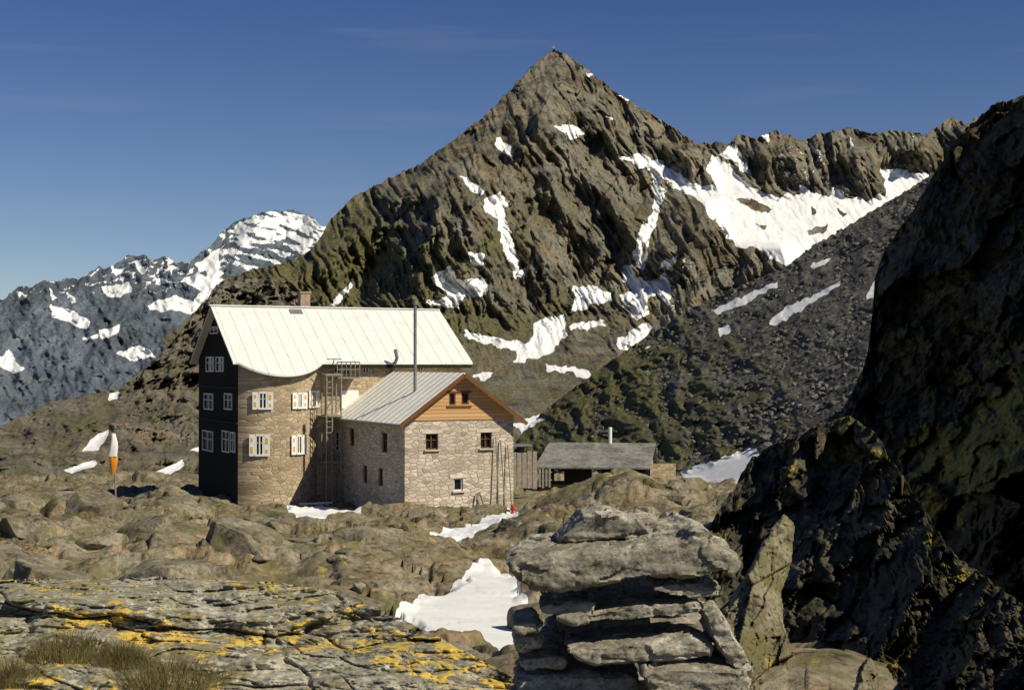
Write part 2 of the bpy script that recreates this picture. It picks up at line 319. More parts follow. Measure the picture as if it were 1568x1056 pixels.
# ================================================================= RIGHT SCREE SLOPE
m_scree=rock('scree',1/1.6,(.030,.029,.025),(.085,.081,.068),(.19,.18,.155),grass=(.092,.088,.032),bump=.12,crk=.0,fine=.8)
r_crest=[(700,760),(780,690),(810,652),(840,625),(870,602),(930,558),(1000,510),(1050,478),(1100,452),(1200,412),(1250,375),(1300,345),(1370,305),(1430,266),(1480,215),(1560,150),(1900,0)]
r_snow=[[(1090,475),(1150,448),(1192,430),(1190,438),(1130,470),(1100,481)],[(1178,493),(1205,468),(1245,452),(1290,428),(1285,440),(1240,464),(1215,482),(1185,500)],[(1040,722),(1100,702),(1160,684),(1165,735),(1090,745),(1050,735)],[(1326,458),(1334,434),(1349,425),(1350,452)],[(1100,503),(1116,497),(1120,510),(1105,515)],[(784,650),(826,636),(834,642),(800,662)],[(1240,405),(1278,392),(1270,402),(1245,411)],[(985,535),(1000,530),(995,538)]]
def d_right(PX,Y,C):
    d=200+(650-Y)*.35-(PX-800)*.2
    rn=1-.97*polymask(PX,Y,r_snow,11,2,15,65)
    wx=PX+14*fbm(PX/50,Y/50,0,3,201); wy=Y+8*fbm(PX/40,Y/40,5.,3,202)
    veg=ss(1250,950,PX+.8*(Y-560)*-1)
    n=(1.6+2.2*veg)*ridged((wx+.5*Y)/80,(Y-.3*PX)/60,0,4,203,.5)
    f,e=facet((wx+.5*wy)/30,(wy)/26,0.,205,1.2,.9); n=n+(.35+.8*veg)*f
    f,e=facet(wx/11,wy/9,0.,207); n=n+.38*f
    f,e=facet(PX/5,Y/4.5,0.,208); n=n+.24*f
    n=n+.2*fbm(PX/4,Y/3,0,3,209)
    return np.maximum(d,60)-n*rn
def a_right(PX,Y,D):
    g=ss(1250,900,PX)*.65+ss(430,600,Y)*.35*ss(1420,1200,PX)+.7*fbm(PX/50,Y/35,0,3,89)-.05
    return {'snow':polymask(PX,Y,r_snow,1.6,5,13,66),'grass':g}
layer('scree_slope',np.arange(700,1900,2.),r_crest,[(700,830),(1900,830)],380,d_right,a_right,m_scree,jag=(2.5,14),seed=24)
# ================================================================= NEAR GROUND
m_ground=rock('ground_rock',1/1.0,(.050,.045,.032),(.195,.170,.115),(.35,.312,.23),grass=(.095,.090,.034),bump=.10,crk=.0,moss=(.145,.135,.058),lichen=((.36,.26,.07),-.005),tint=(1.1,.95,.82))
prof=[(1,-1.7),(5,-1.9),(9,-2.25),(12,-2.7),(16,-3.8),(22,-4.65),(30,-4.95),(40,-5.3),(60,-6.7),(76,-7.85),(90,-8.3),(120,-9.6),(200,-16),(260,-26)]
bumps=[(250,60,95,.12,1.5),(120,52,70,.12,.8),(965,62,120,.12,2.1),(850,50,60,.12,.5),(20,42,90,.15,.7),(560,42,90,.12,.35),(1090,46,80,.16,.9),(400,50,60,.1,.3),(-200,50,160,.3,1.),(1400,60,200,.4,3.)]
g_snow=[[(740,860),(790,880),(800,915),(822,938),(818,960),(795,1000),(775,1030),(700,995),(605,942),(650,910),(700,885)],[(438,782),(490,772),(556,786),(525,794),(455,800)],[(656,824),(700,802),(792,782),(793,791),(748,808),(712,832)],[(1065,815),(1097,797),(1092,812),(1070,825)]]
pxs=np.arange(-700,2300,2.8); ds=np.exp(np.linspace(math.log(1.),math.log(12),60)); ds=np.concatenate([ds[:-1],np.exp(np.linspace(math.log(12),math.log(260),480))])
PX,D=np.meshgrid(pxs,ds)
def base_z(PX,D):
    z=cv(prof,D)
    for bx,bd,sx,sd,a in bumps: z=z+a*np.exp(-((PX-bx)/sx)**2-(np.log(D/bd)/sd)**2)
    return z
zb=base_z(PX,D)
x=(PX-HX)/F*D
SY=HY-zb*F/D
sn=polymask(PX,SY,g_snow,2.,5,18,67)
flat=np.maximum(polymask(PX,SY,g_snow,14,3,18,67),np.exp(-((x+6)/9)**4-((D-86)/9)**4)*.85)
wx=x+1.8*fbm(x/5,D/5,0,4,301);wy=D+1.8*fbm(x/5,D/5,5.,4,303)
n=.75*fbm(x/7,D/6,0,4,305)+.25*ridged(wx/5,wy/4,0,3,306)
f1,e1=facet(wx/5.5,wy/4.,0,307,.8,.4); f2,e2=facet(wx/2.1,wy/1.8,0,309,.9,.35); f3,e3=facet(wx/.7,wy/.7,0,311,.8,.6)
n=n+.7*f1-.18*ss(.14,0,e1)+.34*f2-.16*ss(.16,0,e2)+.08*f3+.06*fbm(x/.6,D/.6,0,3,313)
n=n*ss(2,18,D)
zb=zb+n*(1-flat*.97)
g=.05+.6*noise(x/8,D/6,0,315)-.6*(f1)-.4*f2+.6*ss(.2,0,e1)
GZ=zb
grid('ground',x,D,zb,{'snow':sn,'grass':g},m_ground)
def gz(px,d):
    j=int(np.clip((px-pxs[0])/2.8,0,len(pxs)-1)); i=int(np.argmin(abs(ds-d))); return float(GZ[i,j])
m_val=rock('valley_floor_ground',1/60,(.05,.05,.04),(.10,.10,.07),(.16,.15,.11),snow=False,bump=.05,crk=0)
v=np.linspace(-12000,12000,80); VX,VY=np.meshgrid(v,v); grid('valley_floor',VX,VY,-170+15*fbm(VX/900,VY/900,0,3,9)-100*ss(300,0,np.hypot(VX,VY)),{},m_val)
# ================================================================= FOREGROUND SLAB
m_slab=rock('lichen_slab_rock',1/.16,(.07,.065,.048),(.225,.208,.15),(.43,.41,.32),aniso=(.7,.9,1.),bump=.07,lichen=((.62,.44,.095),.085,2.4),pale=(.47,.46,.38),snow=False,moss=(.21,.185,.085),crk=.0,fine=1.2)
s_crest=[(-300,900),(0,889),(120,886),(240,884),(350,889),(430,893),(500,903),(560,925),(620,950),(700,990),(790,1040),(850,1085),(900,1130)]
def slab_h(Y): return np.interp(Y,[880,1056,1500],[.90,1.12,1.72])
def d_slab(PX,Y,C):
    h=slab_h(Y); d=h*F/(Y-HY); xx=(PX-HX)/F*d
    wx=xx+.25*fbm(xx/.7,d/.7,0,3,410); wy=d+.25*fbm(xx/.7,d/.7,3.,3,411)
    f,e=facet(wx/1.1+.3*wy,wy/.6,0,401,.6,.25); f2,e2=facet(wx/.22,wy/.13+.5*wx,0,403,.8,.5)
    n=.05*fbm(xx/1.1,d/.8,0,4,405)+.022*f-.008*ss(.05,0,e)+.006*f2-.003*ss(.1,0,e2)+.009*fbm(xx/.12,d/.09,0,4,407,.6)
    return (h-n)*F/(Y-HY)
layer('foreground_rock_slab',np.arange(-300,900,2.),s_crest,[(-300,1500),(900,1500)],480,d_slab,lambda a,b,c:{},m_slab,jag=(3.,40),seed=34,back=.05)
# ================================================================= RIGHT CLIFFS
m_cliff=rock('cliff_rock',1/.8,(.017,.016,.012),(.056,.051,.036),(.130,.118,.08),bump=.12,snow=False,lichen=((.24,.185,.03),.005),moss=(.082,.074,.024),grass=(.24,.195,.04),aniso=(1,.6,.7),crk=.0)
c_crest=[(1230,700),(1270,640),(1290,628),(1310,592),(1328,545),(1336,480),(1340,430),(1352,390),(1400,322),(1430,270),(1462,222),(1480,198),(1500,182),(1512,170),(1530,158),(1568,153),(1700,110),(2200,40)]
def gauss(PX,Y,L):
    r=0*PX
    for a,b,sa,sb,k in L: r=np.maximum(r,k*np.exp(-((PX-a)/sa)**2-((Y-b)/sb)**2))
    return r
def d_cA(PX,Y,C):
    d=35-(PX-1300)*.026-(Y-400)*.0145
    wx=PX+25*fbm(PX/90,Y/90,0,4,501); wy=Y+25*fbm(PX/90,Y/90,4.,4,503)
    f,e=facet((wx+.5*wy)/120,(wy)/150,0,505,1.5,.8); n=1.5*f
    f,e=facet((wx+.4*wy)/42,wy/60,0,507,1.4,.9); n=n+.55*f
    f,e=facet((wx)/15,wy/18,0,509); n=n+.2*f; f,e=facet((wx)/6,wy/7,0,510); n=n+.085*f+.05*fbm(PX/6,Y/6,0,3,511)
    n=n+.8*ridged((PX+.7*Y)/160,Y/260,0,4,513)
    # sunlit bulge in the lower right
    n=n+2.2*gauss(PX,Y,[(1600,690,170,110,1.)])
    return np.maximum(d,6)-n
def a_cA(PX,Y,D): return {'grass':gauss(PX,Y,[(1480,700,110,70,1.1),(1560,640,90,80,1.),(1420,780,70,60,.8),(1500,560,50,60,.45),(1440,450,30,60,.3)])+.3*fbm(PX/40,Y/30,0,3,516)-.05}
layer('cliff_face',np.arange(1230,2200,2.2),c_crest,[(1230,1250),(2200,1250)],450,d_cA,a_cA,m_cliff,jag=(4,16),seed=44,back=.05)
b_crest=[(1020,1000),(1040,880),(1062,838),(1100,785),(1125,745),(1150,704),(1180,684),(1250,655),(1300,640),(1340,665),(1400,760),(1460,850),(1568,930),(1700,1000),(2000,1060)]
def d_cB(PX,Y,C):
    d=20-(PX-1040)*.012-(Y-650)*.016
    wx=PX+22*fbm(PX/80,Y/80,0,4,521); wy=Y+22*fbm(PX/80,Y/80,4.,4,523)
    f,e=facet((wx+.45*wy)/85,wy/170,0,525,1.5,.8); n=.85*f
    f,e=facet((wx+.3*wy)/34,wy/55,0,527,1.3,1.); n=n+.32*f
    f,e=facet(wx/13,wy/16,0,529); n=n+.11*f; f,e=facet(wx/6,wy/7,0,530); n=n+.045*f+.03*fbm(PX/7,Y/7,0,3,531)
    return np.maximum(d,4.5)-n
def a_cB(PX,Y,D): return {'grass':gauss(PX,Y,[(1180,720,50,50,.7),(1290,690,60,40,.65),(1450,880,60,40,.6),(1240,800,30,60,.45)])+.3*fbm(PX/30,Y/30,0,3,536)-.15}
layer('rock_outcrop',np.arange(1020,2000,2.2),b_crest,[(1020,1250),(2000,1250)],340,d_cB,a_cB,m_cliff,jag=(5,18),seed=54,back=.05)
m_upr=rock('upright_slab_rock',1/.35,(.06,.054,.036),(.17,.152,.095),(.28,.255,.17),bump=.10,snow=False,lichen=((.38,.29,.06),.0),moss=(.13,.12,.048),crk=.0)
def relief_rock(name,poly,d0,lean,bulge,seed,mat=None):
    p=np.array(poly,float); xs=np.arange(p[:,0].min()-4,p[:,0].max()+4,1.5); ys=np.arange(p[:,1].min()-4,p[:,1].max()+4,1.5)
    PX,Y=np.meshgrid(xs,ys); m=polymask(PX,Y,[poly],8,3,24,seed)
    sd=(m-.5)*2
    d=d0-(Y-p[:,1].min())*lean+(PX-p[:,0].mean())*.003-bulge*np.sqrt(np.clip(sd,0,1))
    f,e=facet(PX/70+Y/160,Y/150,0,seed,1.2,.8); f2,_=facet(PX/24+Y/60,Y/40,0,seed+1,1.3,.8); f3,_=facet(PX/9,Y/11,0,seed+2)
    d=d-(.16*f+.06*f2+.022*f3+.02*fbm(PX/7,Y/7,0,3,seed))*d0/9
    keep=m>.5
    return grid(name,(PX-HX)/F*d,d,(HY-Y)/F*d,{},mat or m_upr,keep=keep)
relief_rock('upright_slab_rock',[(1200,782),(1216,800),(1214,860),(1196,905),(1202,960),(1218,1010),(1215,1120),(1085,1120),(1100,1010),(1105,930),(1140,880),(1165,830)],10.5,.006,.18,601)
relief_rock('upright_slab_rock.001',[(1318,1010),(1330,1000),(1345,1030),(1340,1120),(1295,1120),(1300,1060)],8.0,.005,.12,611)
# ================================================================= ROCKS
def rock_geo(half,seed,sub=4,planes=9,n=5.,nz=.03,cut=(.62,.25)):
    rs=np.random.RandomState(seed)
    bm=bmesh.new(); bmesh.ops.create_icosphere(bm,subdivisions=sub,radius=1.)
    co=np.array([v.co[:] for v in bm.verts]); fs=[[v.index for v in f.verts] for f in bm.faces]; bm.free()
    co/= (np.abs(co)**n).sum(1)[:,None]**(1/n)
    for i in range(planes):
        d=rs.normal(size=3); d[2]*=.5; d/=np.linalg.norm(d)
        h=np.abs(d).sum()*(cut[0]+cut[1]*rs.rand()); k=co@d-h; co=co-np.outer(np.clip(k,0,None),d)
    nr=co/np.linalg.norm(co,axis=1)[:,None]
    co=co*np.array(half)
    m=min(half)
    k=1/(m*1.6); nn=fbm(co[:,0]*k,co[:,1]*k,co[:,2]*k*2+seed,4,seed,.6)
    nr=nr/np.array(half); nr/=np.linalg.norm(nr,axis=1)[:,None]+1e-9
    co=co+nr*(nn*nz*m*6)[:,None]
    return co,fs
def join_rocks(name,items,mat,parent=None,smooth=True):
    V=[];Fc=[];b=0
    for co,fs,M in items:
        c=co@np.array(M.to_3x3()).T+np.array(M.translation)
        V.append(c);Fc+= [tuple(i+b for i in f) for f in fs]; b+=len(co)
    return mesh_obj(name,np.vstack(V).tolist(),Fc,mat,parent,smooth)
# cairn: thick broken slabs, voxel-remeshed then chiselled with planar facets
m_cairn=rock('cairn_stone',1/.06,(.075,.067,.05),(.29,.265,.21),(.52,.48,.39),aniso=(.8,.8,1.1),bump=.08,snow=False,moss=(.21,.19,.135),crk=.0,obj=False,fine=1.3)
CO=Vector((.3,3.6,-1.6)); cairn=empty('stone_cairn',CO)
def outline_stone(name,pts,d,dep,seed,tilt=.06,vox=.006):
    p=np.array([( (a-HX)/F*d,(HY-b)/F*d) for a,b in pts]); c=p.mean(0); N=len(p)
    rings=[]
    for y,sx,sz in ((0.,.975,.82),(.018,1.,1.),(dep,1.02,1.),(2*dep-.03,.88,.95),(2*dep,.80,.8)):
        q=c+(p-c)*np.array([sx,sz]); rings.append(np.stack([q[:,0],np.full(N,d+y),q[:,1]+y*tilt],1))
    V=np.vstack(rings)-np.array(CO); R=len(rings)
    fs=[(k*N+i,k*N+(i+1)%N,(k+1)*N+(i+1)%N,(k+1)*N+i) for k in range(R-1) for i in range(N)]
    fs+=[tuple(range(N)),tuple(reversed(range((R-1)*N,R*N)))]
    o=mesh_obj(name,V.tolist(),fs,m_cairn,cairn,False)
    bm=bmesh.new(); bm.from_mesh(o.data); bmesh.ops.recalc_face_normals(bm,faces=bm.faces[:]); bm.to_mesh(o.data); bm.free()
    md=o.modifiers.new('r','REMESH'); md.mode='VOXEL'; md.voxel_size=vox
    dg=bpy.context.evaluated_depsgraph_get(); me=bpy.data.meshes.new_from_object(o.evaluated_get(dg)); o.modifiers.clear(); o.data=me
    n=len(me.vertices); co_=np.empty(n*3,np.float32); me.vertices.foreach_get('co',co_); co_=co_.reshape(-1,3).astype(float)
    nr=np.empty(n*3,np.float32); me.vertices.foreach_get('normal',nr); nr=nr.reshape(-1,3)
    X,Yy,Z=co_[:,0]+seed*3.1,co_[:,1],co_[:,2]
    wv=.03*fbm(X/.08,Yy/.08,Z/.08,2,seed)
    f,_=facet((X+wv)/.16,(Yy+wv)/.14,(Z+.4*wv)/.09,seed,1.1,.6); f2,_=facet((X+wv)/.06,Yy/.06,(Z+.5*wv)/.04,seed+3,1.1,.6); f3,_=facet(X/.02,Yy/.02,Z/.014,seed+4)
    st=noise(X/.30,Yy/.30,Z/.013,seed+8)
    side=1-np.abs(nr[:,2])
    disp=.010*f+.0045*f2+.0016*f3+.0025*fbm(X/.03,Yy/.03,Z/.02,3,seed+5)+.0035*st*side
    co_=co_+nr*disp[:,None]
    me.vertices.foreach_set('co',co_.astype(np.float32).ravel()); me.polygons.foreach_set('use_smooth',np.ones(len(me.polygons),bool)); me.update()
    if not me.materials: me.materials.append(m_cairn)
    try: me.set_sharp_from_angle(angle=math.radians(50))
    except Exception: pass
    return o
ST=[([(852,824),(868,810),(880,799),(893,786),(930,784),(948,789),(968,797),(1000,795),(1030,804),(1062,801),(1066,816),(1050,822),(1000,826),(930,830),(880,836),(858,834)],3.62,.14),
 ([(776,864),(792,853),(820,851),(850,846),(900,842),(950,842),(985,835),(1005,828),(1040,826),(1064,812),(1082,820),(1100,840),(1124,850),(1132,868),(1118,878),(1085,880),(1040,884),(985,884),(950,892),(900,898),(860,904),(815,903),(794,894),(784,880)],3.50,.2),
 ([(1000,899),(1035,889),(1070,890),(1106,904),(1104,916),(1060,918),(1020,908)],3.52,.12),
 ([(826,928),(870,922),(912,922),(906,932),(850,939),(830,939)],3.55,.12),
 ([(850,945),(930,933),(1010,924),(1068,920),(1076,934),(1030,943),(950,949),(880,956)],3.52,.17),
 ([(784,955),(818,949),(830,956),(826,966),(800,971),(788,966)],3.56,.1),
 ([(790,978),(822,972),(832,980),(824,992),(796,992)],3.60,.1),
 ([(1082,944),(1104,938),(1118,962),(1138,998),(1152,1030),(1134,1036),(1106,1000),(1090,970)],3.46,.12),
 ([(868,993),(930,987),(1000,983),(1060,974),(1090,985),(1086,1001),(1050,1010),(980,1014),(910,1019),(880,1007)],3.48,.15),
 ([(984,1026),(1030,1020),(1090,1022),(1140,1026),(1150,1046),(1140,1072),(1060,1078),(1000,1070)],3.44,.16),
 ([(792,1006),(850,1002),(868,1010),(860,1021),(800,1021)],3.62,.15),
 ([(790,1036),(870,1033),(975,1033),(978,1050),(970,1080),(880,1084),(800,1074)],3.62,.17),
 ([(835,954),(1085,948),(1080,974),(840,984)],3.86,.14),([(850,900),(1010,888),(1080,922),(840,924)],3.86,.14),([(835,984),(1100,1010),(1120,1040),(830,1035)],3.86,.12),
 ([(775,1086),(900,1082),(1100,1080),(1160,1092),(1155,1140),(1000,1150),(790,1146)],3.50,.2),
 ([(760,1150),(950,1152),(960,1210),(770,1215)],3.52,.2),([(970,1150),(1180,1146),(1190,1205),(980,1212)],3.5,.2),
 ([(745,1216),(1190,1210),(1200,1290),(735,1300)],3.52,.24),([(730,1300),(960,1296),(970,1390),(720,1396)],3.5,.26),([(975,1296),(1220,1294),(1235,1390),(985,1396)],3.5,.26),([(700,1398),(1245,1394),(1260,1570),(690,1575)],3.5,.3)]
for i,(o_,d,dep) in enumerate(ST): outline_stone('stone_%d'%(i+1),o_,d,dep,900+i,[-.02,.03,.06,.02][i%4],.0042 if i<12 else .012)
# scattered boulders
items=[]
lib=[rock_geo((1,random.uniform(.6,1),random.uniform(.3,.6)),700+i,3,16,9.,.012,(.5,.25)) for i in range(10)]
big=[rock_geo((1,random.uniform(.6,1),random.uniform(.35,.6)),750+i,5,18,7.,.014,(.5,.25)) for i in range(8)]
for i in range(330):
    isb=i<120
    d=math.exp(random.uniform(math.log(26),math.log(75 if isb else 110))); px=random.uniform(-100,1250)
    sy=HY-gz(px,d)*F/d; xx=(px-HX)/F*d
    if -19<xx<2 and 74<d<100: continue
    if 600<px<860 and d<42: continue
    if polymask(np.array([[px]]),np.array([[sy]]),g_snow,6,1,15,67)[0,0]>.1: continue
    s=random.uniform(.5,1.3) if isb else random.uniform(.10,.35)
    co_,fs=random.choice(big if isb else lib)
    M=Matrix.Translation((xx,d,gz(px,d)-s*(.12 if isb else 0)))@Matrix.Rotation(random.uniform(0,6.28),4,'Z')@Matrix.Rotation(random.uniform(-.35,.35),4,'X')@Matrix.Scale(s,4)
    items.append((co_,fs,M))
join_rocks('scattered_rocks',items,rock('boulder_rock',1/.8,(.06,.054,.04),(.205,.18,.125),(.35,.315,.235),bump=.10,snow=False,crk=0,moss=(.135,.125,.055),lichen=((.36,.26,.07),-.01)))
items=[]
lib2=[rock_geo((1,random.uniform(.6,1),random.uniform(.4,.8)),780+i,2,12,9.,.0,(.5,.25)) for i in range(12)]
for i in range(2600):
    px=random.uniform(830,1500) if i%3 else random.uniform(1100,1480)
    cyy=float(cv(r_crest,px)); y=cyy+random.random()**1.3*(740-cyy)
    d=200+(650-y)*.35-(px-800)*.2
    s=random.uniform(.15,.45)*(2. if random.random()<.03 else 1)
    if polymask(np.array([[px]]),np.array([[y]]),r_snow,3,1,15,67)[0,0]>.1: continue
    co_,fs=random.choice(lib2); c=P(px,y,d-.3)
    items.append((co_,fs,Matrix.Translation(c)@Matrix.Rotation(random.uniform(0,6.28),4,'Z')@Matrix.Rotation(random.uniform(-.6,.6),4,'X')@Matrix.Scale(s,4)))
join_rocks('scree_boulders',items,rock('scree_boulder_rock',1/1.5,(.04,.038,.033),(.11,.105,.09),(.22,.21,.18),bump=.06,snow=False,crk=0),None,False)
# ================================================================= BUILDINGS
TH=math.radians(26); cT,sT=math.cos(TH),math.sin(TH)
def masonry(name,cols,mortar,sc=(2.1,4.6)):
    b=NB(name); tc=b.n('ShaderNodeTexCoord').outputs['Object']; s=b.n('ShaderNodeSeparateXYZ',{'Vector':tc})
    u=b.math('ADD',s.outputs[0],s.outputs[1])
    cb=b.n('ShaderNodeCombineXYZ',{'X':b.math('MULTIPLY',u,sc[0]),'Y':b.math('MULTIPLY',s.outputs[2],sc[1])}).outputs[0]
    nn=b.n('ShaderNodeTexNoise',{'Vector':tc,'Scale':1.2,'Detail':3}).outputs['Color']
    vv=b.n('ShaderNodeVectorMath',operation='MULTIPLY_ADD'); b.set(vv.inputs[0],nn); vv.inputs[1].default_value=(.5,.5,0); b.set(vv.inputs[2],cb)
    vo=b.n('ShaderNodeTexVoronoi',{'Vector':vv.outputs[0],'Scale':1.,'Randomness':.85},voronoi_dimensions='2D')
    ve=b.n('ShaderNodeTexVoronoi',{'Vector':vv.outputs[0],'Scale':1.,'Randomness':.85},voronoi_dimensions='2D',feature='DISTANCE_TO_EDGE').outputs['Distance']
    sep=b.n('ShaderNodeSeparateColor',{'Color':vo.outputs['Color']})
    c=b.ramp(sep.outputs[0],[(i/(len(cols)-1),k) for i,k in enumerate(cols)])
    fn=b.noise(tc,9,6,.7); c=b.mix(.55,c,b.mix(1.,c,b.ramp(fn,[(.3,.5),(.7,1.3)]),'MULTIPLY'))
    big=b.noise(tc,.5,4); c=b.mix(1.,c,b.ramp(big,[(.35,(.80,.76,.70)),(.65,(1.05,1.05,1.05))]),'MULTIPLY')
    e=b.step(ve,.02,.10); c=b.mix(e,mortar,c); b.col(c)
    b.bump(b.math('ADD',e,b.math('MULTIPLY',fn,.6)),.03); return b.m
m_st1=masonry('annex_masonry',[(.38,.33,.27),(.60,.53,.44),(.70,.62,.52),(.48,.41,.33),(.75,.67,.56),(.60,.49,.38)],(.44,.385,.32),(2.3,5.2))
m_st2=masonry('hut_masonry',[(.33,.26,.175),(.48,.385,.25),(.57,.46,.31),(.38,.295,.19),(.62,.52,.37),(.47,.345,.215)],(.42,.345,.25),(2.6,4.6))
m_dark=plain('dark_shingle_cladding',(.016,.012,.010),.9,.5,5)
def planks(name,c1,c2,sc=5.):
    b=NB(name); tc=b.n('ShaderNodeTexCoord').outputs['Object']; s=b.n('ShaderNodeSeparateXYZ',{'Vector':tc})
    z=b.math('MULTIPLY',s.outputs[2],sc); fr=b.math('FRACT',z); fl=b.math('FLOOR',z)
    rnd=b.n('ShaderNodeTexWhiteNoise',noise_dimensions='1D'); b.set(rnd.inputs['W'],fl)
    gr=b.noise(b.pos((1.2,1.2,12),True),3,5)
    c=b.mix(b.math('ADD',b.math('MULTIPLY',rnd.outputs[0],.6),b.math('MULTIPLY',gr,.4)),c1,c2)
    c=b.mix(b.step(fr,.0,.12),tuple(x*.35 for x in c1),c); b.col(c); b.bump(b.step(fr,0,.1),.02); return b.m
m_plank=planks('larch_planks',(.46,.25,.11),(.70,.44,.22))
def roofm(name,c):
    b=NB(name); tc=b.pos((1,1,1),True); f=b.noise(tc,1.1,6,.65); g=b.noise(b.pos((5,.4,.4),True),2,4)
    cc=b.ramp(b.math('ADD',b.math('MULTIPLY',f,.6),b.math('MULTIPLY',g,.4)),[(.35,tuple(x*.84 for x in c)),(.6,c)]); b.col(cc); b.b.inputs['Roughness'].default_value=.55; b.b.inputs['Specular IOR Level'].default_value=.3; return b.m
m_roof=roofm('pale_metal_roofing',(.78,.78,.72)); m_roof2=roofm('annex_metal_roofing',(.93,.90,.78))  # annex roofing painted brighter and warmer to offset the grazing sun
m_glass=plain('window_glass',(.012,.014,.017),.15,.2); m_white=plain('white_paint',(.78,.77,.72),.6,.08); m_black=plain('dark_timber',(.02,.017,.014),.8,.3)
m_brown=plain('brown_frame_wood',(.16,.07,.03),.7,.2,8); m_yel=plain('yellow_shutter_paint',(.66,.42,.10),.6,.1); m_metal=plain('galvanised_metal',(.22,.22,.21),.5,.2,metal=.3)
m_brick=plain('chimney_render',(.34,.25,.19),.9,.3,6); m_red=plain('red_paint',(.45,.03,.02),.5,.1)
def wall(name,parent,org,ang,L,H,ops,mat,clip=None,z0=0.,dep=.22):
    ud=Vector((math.cos(ang),math.sin(ang),0)); nd=Vector((ud.y,-ud.x,0)); org=Vector(org)
    us=sorted({0.,L}|{o[0] for o in ops}|{o[1] for o in ops}); zs=sorted({z0,H}|{o[2] for o in ops}|{o[3] for o in ops})
    bm=bmesh.new(); 
    pt=lambda u,z,k=0.:org+ud*u+Vector((0,0,z))-nd*k
    def quad(*p): bm.faces.new([bm.verts.new(q) for q in p])
    for i in range(len(us)-1):
        for j in range(len(zs)-1):
            uc=(us[i]+us[i+1])/2; zc=(zs[j]+zs[j+1])/2
            if any(o[0]<uc<o[1] and o[2]<zc<o[3] for o in ops): continue
            quad(pt(us[i],zs[j]),pt(us[i+1],zs[j]),pt(us[i+1],zs[j+1]),pt(us[i],zs[j+1]))
    for o in ops:
        a,b_,c,d=o[:4]
        quad(pt(a,c),pt(a,c,dep),pt(a,d,dep),pt(a,d)); quad(pt(b_,c,dep),pt(b_,c),pt(b_,d),pt(b_,d,dep))
        quad(pt(a,c),pt(b_,c),pt(b_,c,dep),pt(a,c,dep)); quad(pt(a,d,dep),pt(b_,d,dep),pt(b_,d),pt(a,d))
    if clip:
        for pc,pn in clip:
            bmesh.ops.bisect_plane(bm,geom=bm.verts[:]+bm.edges[:]+bm.faces[:],plane_co=pc,plane_no=pn,clear_outer=True)
    me=bpy.data.meshes.new(name); bm.to_mesh(me); bm.free(); me.materials.append(mat)
    o=bpy.data.objects.new(name,me); COL.objects.link(o); o.parent=parent
    return pt,nd,ang
def window(parent,pt,ang,o,fm,dep=.12,mull=True,shut=None,nm='window'):
    a,b_,c,d=o[:4]; t=.07; w_=b_-a; h=d-c
    L=[(pt((a+b_)/2,c+t/2,dep),(w_,.06,t),ang),(pt((a+b_)/2,d-t/2,dep),(w_,.06,t),ang),(pt(a+t/2,(c+d)/2,dep),(t,.06,h-2*t),ang),(pt(b_-t/2,(c+d)/2,dep),(t,.06,h-2*t),ang)]
    if mull: L+=[(pt((a+b_)/2,(c+d)/2,dep),(.06,.05,h-2*t),ang),(pt((a+b_)/2-w_*.25,c+h*.6,dep),(w_/2-.07-.03,.04,.045),ang),(pt((a+b_)/2+w_*.25,c+h*.6,dep),(w_/2-.07-.03,.04,.045),ang)]
    boxes(nm+'_frame',parent,L,fm)
    boxes(nm+'_glass',parent,[(pt((a+b_)/2,(c+d)/2,dep+.07),(w_,.02,h),ang)],m_glass)
def prism(name,parent,pts,ext,mat):
    n=len(pts); ext=Vector(ext); vs=[Vector(p) for p in pts]+[Vector(p)+ext for p in pts]
    fs=[tuple(range(n)),tuple(range(2*n-1,n-1,-1))]+[(i,i+n,(i+1)%n+n,(i+1)%n) for i in range(n)]
    return mesh_obj(name,vs,fs,mat,parent)
# ---- main hut
H0=Vector((-15.9,82.6,-8.4)); hut=empty('stone_mountain_hut',H0,TH)
ML,MW,ME,MR=14.1,9.5,8.85,11.95; sl_=(MR-ME)/(MW/2)
def lx(px,o=H0):
    t=(px-HX)/F; return (t*o.y-o.x)/(cT-sT*t)
def lz(px,py,o=H0):
    s=lx(px,o); return (HY-py)/F*(o.y+sT*s)-o.z
def opn(px0,px1,py0,py1,o=H0):
    return (lx(px0,o),lx(px1,o),lz((px0+px1)/2,py1,o),lz((px0+px1)/2,py0,o))
BX=4.75
front_ops=[opn(512,522,555,572),opn(526,537,556,574),opn(556,566,557,572),opn(640,650,555,568),opn(514,527,660,690)]
front_ops=[(a-BX,b_-BX,c,d) for a,b_,c,d in front_ops]
pt,nd,an=wall('front_wall',hut,(BX,0,0),0,ML-BX,ME,front_ops,m_st2,z0=-2)
for o in front_ops: window(hut,pt,an,o,m_white)
Rb=(BX/2)**2/(2*1.15)+1.15/2; cb=Vector((BX/2,Rb-1.15,0)); a0=math.asin(BX/2/Rb); nb=28
vs=[];fs=[]
for i in range(nb+1):
    a=-a0+2*a0*i/nb; x_=cb.x+Rb*math.sin(a); y_=cb.y-Rb*math.cos(a); vs+=[(x_,y_,-2),(x_,y_,ME+sl_*y_)]
for i in range(nb): fs.append((2*i,2*i+2,2*i+3,2*i+1))
mesh_obj('round_bay_wall',vs,fs,m_st2,hut,True)
